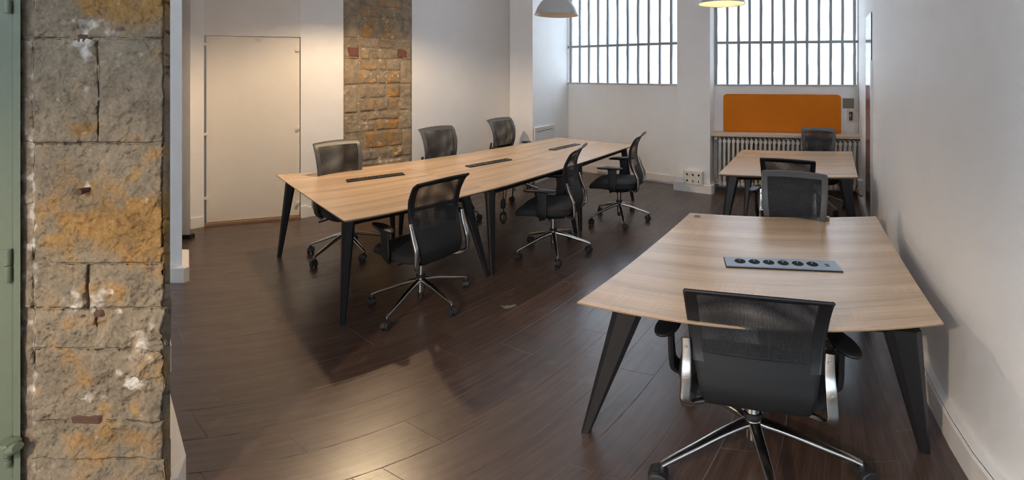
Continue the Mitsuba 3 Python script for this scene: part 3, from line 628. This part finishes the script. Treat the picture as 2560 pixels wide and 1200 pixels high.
def office_chair(x, y, yaw, star, scale, label, group, frame='frame', reach=None):
    k = thing('office_chair', label, 'chair', group)
    B = rz(yaw, x, y, 0) @ np.diag([*scale, 1.0]); sm = reach or (scale[0] + scale[1]) / 2
    S = rz(star, x, y, 0) @ np.diag([sm, sm, scale[2], 1.0])
    def part(n, src, M, parent=k, **kw): return add(n, PARTS[src], None, parent, to_world=M, **kw)
    part('seat', 'seat', B)
    br = part('backrest', frame, B)
    part('mesh', 'mesh', B, br, kind='stuff', label='see-through black mesh of the backrest')
    part('lower_cover', 'cloth', B, br)
    for n in 'lr':
        bar = part('side_bar', 'bar' + n, B, label='polished metal side bar')
        sg = -1 if n == 'l' else 1
        for z in (.545, .675):
            M = B @ np.array([[1, 0, 0, sg * .217], [0, 0, -1, -.207 - .40 * max(0, .66 - z)], [0, 1, 0, z], [0, 0, 0, 1.]])
            add('screw', SCREW, None, bar, to_world=M)
        ar = part('armrest', 'pad' + n, B); part('post', 'post' + n, B, ar)
    part('mechanism', 'mechanism', B); [part('seat_rail', f'rail{i}', B) for i in range(3)]
    part('column', 'column', B); part('bellows', 'bellows', B)
    base = part('star_base', 'hub', S, label='polished metal five-armed base')
    part('gas_spring', 'gas', S, base); part('spring_tip', 'tip', S, base)
    r = random.Random(round(1000 * x))
    for i in range(5):
        A = S @ rz(72 * i)
        part('arm', 'arm', A, base)
        part('castor', 'castor', A @ rz(0, 0, .334, 0) @ rz(r.uniform(0, 360)), base)
    return k

BENCH, RIGHT = 'office chairs along the long bench', 'office chairs at the right-hand work tables'
CH = {
 'N1': (0.535, 1.965, -11.0, 36.5, (1.30, 0.80, 0.795)), 'C1': (-1.539, 3.233, 56.6, 24.9, (0.896, 1.10, 0.942)), 'C2': (-0.736, 4.153, 82.6, 51.7, (1.027, 1.033, 0.984)), 'C3': (-0.146, 5.062, 78.5, 46.3, (0.998, 1.033, 0.976)),
 'B1': (-2.655, 4.123, -130.7, 21.9, (0.871, 1.022, 1.004)), 'B2': (-2.075, 5.064, -123.5, 47.4, (0.964, 1.056, 1.023)), 'B3': (-1.622, 6.083, -117.8, 48.8, (0.982, 1.047, 1.020)),
 'N2': (1.105, 3.03, 159.8, 53.0, (1.01, 1.002, 0.935)), 'F1': (1.376, 3.917, -20.8, 51.7, (0.978, 0.958, 0.950)), 'F2': (2.296, 5.464, 158.0, 51.2, (0.90, 0.984, 0.950))}
office_chair(*CH['N1'], 'black mesh office chair in the foreground, its back to the camera, at the nearest table', RIGHT, reach=1.3)
office_chair(*CH['N2'], 'mesh office chair with a dark grey frame across the nearest table, facing the camera', RIGHT, 'frame_grey')
office_chair(*CH['F1'], 'black mesh office chair with its back to the camera at the table before the radiator', RIGHT)
office_chair(*CH['F2'], 'grey framed mesh office chair between the far table and the radiator, before the orange panel', RIGHT, 'frame_grey')
office_chair(*CH['C1'], 'black mesh chair, back turned, at the camera end of the bench\'s near side', BENCH)
office_chair(*CH['C2'], 'black mesh chair seen from the side at the middle of the bench, near side', BENCH)
office_chair(*CH['C3'], 'black mesh chair in profile at the window end of the bench, near side', BENCH)
office_chair(*CH['B1'], 'mesh office chair behind the long bench, between the panel door and the stone strip', BENCH, 'frame_grey')
office_chair(*CH['B2'], 'mesh office chair behind the bench against the white wall just right of the stone strip', BENCH, 'frame_grey')
office_chair(*CH['B3'], 'mesh office chair behind the bench nearest the window niche', BENCH, 'frame_grey')

# ------------------------------------------------------------------ radiator, shelf, orange panel and small fittings
w0, w1 = np.array(W2[0]), np.array(W2[1]); WL = np.linalg.norm(w1 - w0); wd = (w1 - w0) / WL; wn = np.array([wd[1], -wd[0]])
WM = np.eye(4); WM[:2, 0], WM[:2, 1], WM[:2, 3] = wd, -wn, w0     # x along the wall, y into the wall, so the room is at negative y
rad = thing('radiator', 'old cream column radiator under the right window', 'radiator')
NS, RX0, RX1 = 31, .075, 1.93
for i in range(NS):
    x = RX0 + (RX1 - RX0) * i / (NS - 1); ms = []
    for y in (-.245, -.187, -.128, -.07):
        pts = smooth_path([(x, y, .075), (x, y, .10), (x, y, .40), (x, y, .72), (x, y, .745)], 9)
        ms.append(sweep(pts, np.stack([np.interp(np.linspace(0, 1, 9), [0, .06, .94, 1], [.012, .0185, .0185, .012])] * 2, 1), 10, up=(0, 1, 0)))
    for z in (.115, .70): ms.append(sweep([(x, -.26, z), (x, -.055, z)], (.026, .03), 10))
    add('section', moved(cat(ms), WM), 'radiator_paint', rad, smooth=40)
for z in (.115, .70): add('manifold', moved(sweep([(RX0 - .045, -.135, z), (RX1 + .035, -.135, z)], (.022, .022), 12), WM), 'radiator_paint', rad, smooth=40)
add('end_cap', moved(sweep([(RX0 - .075, -.19, .735), (RX0 - .035, -.19, .735)], (.028, .028), 16), WM), 'white_trim', rad, smooth=40, label='round white end plug')
add('supply_pipe', moved(sweep([(.035, -.06, 0), (.035, -.06, .75)], (.012, .012), 10, up=(0, 1, 0)), WM), 'radiator_paint', rad, smooth=40)
add('valve', moved(cat([rod((.0, -.12, .06), (.06, -.12, .085), .014), rod((.03, -.12, 0), (.03, -.12, .08), .012)]), WM), 'aluminium', rad, smooth=40)
single('shelf', moved(box(-.06, WL - .03, -.30, 0, .775, .815, .004), WM), 'oak_plain', 'narrow oak shelf on top of the radiator', 'shelf')
labels['shelf']['label'] = 'narrow oak shelf board lying over the radiator'
rr, pw, z0, z1 = .055, (.135, 1.752), .820, 1.358
a = np.linspace(0, PI / 2, 8)
out = [(pw[0], z0), (pw[1], z0)] + [(pw[1] - rr + rr * math.cos(t), z1 - rr + rr * math.sin(t)) for t in a] + [(pw[0] + rr - rr * math.sin(t), z1 - rr + rr * math.cos(t)) for t in a]
single('desk_screen', moved(hull([[x, y, z] for x, z in out for y in (-.05, -.028)]), WM), 'orange_felt', 'orange felt panel with rounded upper corners standing on the shelf over the radiator', 'screen panel')
single('plaster_patch', moved(cat([box(1.79, 1.94, -.004, .0, 1.165, 1.305), box(1.80, 1.93, -.006, -.003, 1.175, 1.295)]), WM), 'brown_patch', 'bare brown square patch on the wall right of the orange panel', 'wall patch')
th = thing('wall_switch', 'old grey switch box with an open dark front under the brown patch', 'switch box')
add('case', moved(box(1.845, 1.915, -.045, 0, .985, 1.155, .006), WM), 'radiator_paint', th)
add('front', moved(box(1.86, 1.905, -.052, -.043, 1.0, 1.12, .004), WM), 'rusty_wood', th)
add('lever', moved(box(1.865, 1.88, -.064, -.05, 1.05, 1.09, .004), WM), 'aluminium', th)
pp = thing('heating_pipe', 'thin white pipe rising in the corner right of the radiator', 'pipe')
add('tube', moved(sweep([(WL - .035, -.03, 0), (WL - .035, -.03, SILL + .2)], (.011, .011), 10, up=(0, 1, 0)), WM), 'white_trim', pp, smooth=40)
for z in (.88, 1.14): add('joint', moved(lathe([(.011, z - .02), (.019, z - .018), (.019, z + .018), (.011, z + .02)], 14), WM @ rz(0, WL - .035, -.03)), 'aluminium', pp, smooth=40)

m0, m1 = np.array(MP[0]), np.array(MP[1]); md = (m1 - m0) / np.linalg.norm(m1 - m0); MM = np.eye(4); MM[:2, 0], MM[:2, 1], MM[:2, 3] = md, [-md[1], md[0]], m0
ob = thing('power_outlet', 'white wall box with two rows of sockets low on the pillar between the windows', 'outlet')
add('case', moved(box(.125, .405, -.07, 0, .105, .30, .008), MM), 'white_trim', ob)
for j, z in enumerate((.247, .16)):
    for i, x in enumerate((.18, .265, .35)):
        ring = lathe([(0, .002), (.020, .002), (.021, .004), (.026, .004), (.027, 0)], 20)
        M = MM @ np.array([[1, 0, 0, x], [0, 0, -1, -.070], [0, 1, 0, z], [0, 0, 0, 1.]])
        so = add('socket', moved(ring, M), 'white_trim', ob, smooth=40)
        add('socket_hole', moved(lathe([(0, .0045), (.013, .0045), (.014, .002)], 16) if j == 0 or i == 0 else box(-.006, .006, -.012, .014, .002, .006), M), 'socket_black', so)

j0, j1 = np.array(PF[1]), np.array(WC); jd = (j1 - j0) / np.linalg.norm(j1 - j0); JM = np.eye(4); JM[:2, 0], JM[:2, 1], JM[:2, 3] = jd, [-jd[1], jd[0]], j0
hp = thing('access_panel', 'white framed access panel low in the side of the left window niche', 'panel')
add('frame', moved(cat([box(.03, .60, -.02, 0, .79, .83, .004), box(.03, .07, -.02, 0, .1, .83, .004), box(.56, .60, -.02, 0, .1, .83, .004)]), JM), 'white_trim', hp)
add('cover', moved(box(.07, .56, -.010, 0, .1, .79), JM), 'white_trim', hp)
add('slot', moved(box(.09, .53, -.0125, -.008, .755, .762), JM), 'joint_dark', hp)

r1, r2 = np.array(RW[1]), np.array(RW[2]); f_ = (r2 - r1) / np.linalg.norm(r2 - r1)
def on_wall(y): 
    for a, b in zip(RW[:-1], RW[1:]):
        if b[1] <= y <= a[1]:
            t = (a[1] - y) / (a[1] - b[1]); return np.array([a[0] + (b[0] - a[0]) * t, y])
single('burgundy_panel', slab(on_wall(5.12), on_wall(4.58), .12, 2.3, -.010), 'burgundy', 'tall glossy burgundy panel on the right wall beside the far table', 'panel')
single('metal_edge_trim', slab(on_wall(4.575), on_wall(4.52), .12, 1.80, -.022), 'aluminium', 'upright metal edge strip beside the burgundy panel', 'trim strip')
q = on_wall(5.65); cb = thing('wall_outlet', 'small white outlet with a hanging dark lead low on the right wall by the radiator', 'outlet')
add('case', slab(on_wall(5.72), on_wall(5.60), .19, .30, -.05), 'white_trim', cb)
add('lead', sweep(smooth_path([(q[0] - .05, q[1], .24), (q[0] - .10, q[1] - .02, .18), (q[0] - .08, q[1] - .1, .13), (q[0] - .03, q[1] - .05, .122)], 14), (.006, .006), 8), 'rubber', cb, smooth=True)

# ------------------------------------------------------------------ leads under the long bench, a scrape on the floor
cx, cy = -1.335, 4.60
lead = smooth_path([(-1.30, 4.63, .69), (-1.33, 4.60, .55), (cx, cy, .38), (cx - .012, cy, .30), (cx + .01, cy, .22), (cx, cy, .14)], 24)
ck = thing('cable_bundle', 'black cables with plugs hanging under the middle of the long bench', 'cable')
add('cable', sweep(lead, (.005, .005), 8), 'rubber', ck, smooth=True)
add('cable', sweep(smooth_path([(-1.22, 4.66, .69), (-1.30, 4.62, .48), (cx + .02, cy, .34)], 14), (.004, .004), 8), 'rubber', ck, smooth=True)
add('plug', lathe([(0, .26), (.022, .27), (.027, .30), (.025, .34), (.010, .37), (0, .37)], 14), 'rubber', ck, smooth=40, to_world=rz(0, cx, cy))
tt = np.linspace(0, 6 * PI, 60)
add('coil', sweep(np.stack([cx + .03 * np.cos(tt), cy + .012 * np.sin(2 * tt), .15 + .055 * np.sin(tt) + .002 * tt], 1), (.005, .005), 6), 'rubber', ck, smooth=True)
bsdf('scrape', (0.16, 0.14, 0.12), .6)
sc = trimesh.creation.extrude_polygon(__import__('shapely').Polygon([(-.955, 3.205), (-.90, 3.155), (-.865, 3.165), (-.83, 3.20), (-.85, 3.215), (-.88, 3.195), (-.90, 3.205), (-.915, 3.19)]), .0008, engine='earcut')
single('floor_scrape', sc, 'scrape', 'pale scrape mark on the dark floor right of the nearest bench chair', 'floor mark')
fm = add('grommet', lathe([(0, .0012), (.016, .0012), (.02, .0022), (.024, .0022), (.025, 0)], 20), 'grey_plastic', 'work_table', smooth=40, to_world=rz(0, .475, 3.235, .63))

# ------------------------------------------------------------------ pendant lamps
def dome(r, z):
    P = [(.0, 1.17), (.14, 1.17), (.18, 1.10), (.19, .98), (.30, .93), (.52, .80), (.72, .60), (.86, .36), (.94, .14), (.97, .02), (1.0, .0), (1.0, -.015)]
    I = [(.965, .0), (.92, .13), (.84, .35), (.70, .58), (.50, .77), (.28, .89), (.0, .92)]
    sc_ = lambda p: [(a * r, z + b * r * .92) for a, b in p]
    return lathe(sc_(P), 48), lathe(sc_(P[-1:] + I), 48)
def lamp(x, y, z, r, power, label):
    k = thing('pendant_lamp', label, 'lamp', None); o, i = dome(r, 0)
    M = rz(0, x, y, z)
    add('shade', o, 'enamel_grey', k, smooth=40, to_world=M); add('shade_lining', i, 'enamel_cream', k, smooth=40, to_world=M, label='cream enamelled inside of the shade')
    add('cord', moved(rod((0, 0, r * 1.05), (0, 0, CEIL - z), .004), M), 'rubber', k, smooth=True)
    add('ceiling_cup', moved(lathe([(.05, CEIL - z - .05), (.05, CEIL - z - .002), (0, CEIL - z - .002)], 20), M), 'enamel_grey', k, smooth=40)
    b = key(f'{k}__bulb'); ctr = [x, y, z + r * .38]
    scene[b] = {'type': 'sphere', 'center': ctr, 'radius': .045}
    if power > 0:
        scene[b]['emitter'] = {'type': 'area', 'radiance': {'type': 'rgb', 'value': list(map(float, (NEUTRAL if power > 3000 else WARM) * power))}}
        scene[b]['bsdf'] = {'type': 'ref', 'id': 'enamel_cream'}
    else: scene[b]['bsdf'] = {'type': 'ref', 'id': 'enamel_cream'}
    return k
lamp(*LAMPS['over_bench'], 'grey enamel dome pendant lamp, unlit, hanging over the long bench before the left window')
lamp(*LAMPS['over_gap'], 'dome pendant lamp glowing warm yellow before the pillar between the windows')
lamp(*LAMPS['by_door'], 'warm dome pendant lamp over the bench end by the panel door')
lamp(*LAMPS['unseen_rear'], 'warm dome pendant lamp near the entrance behind the camera')
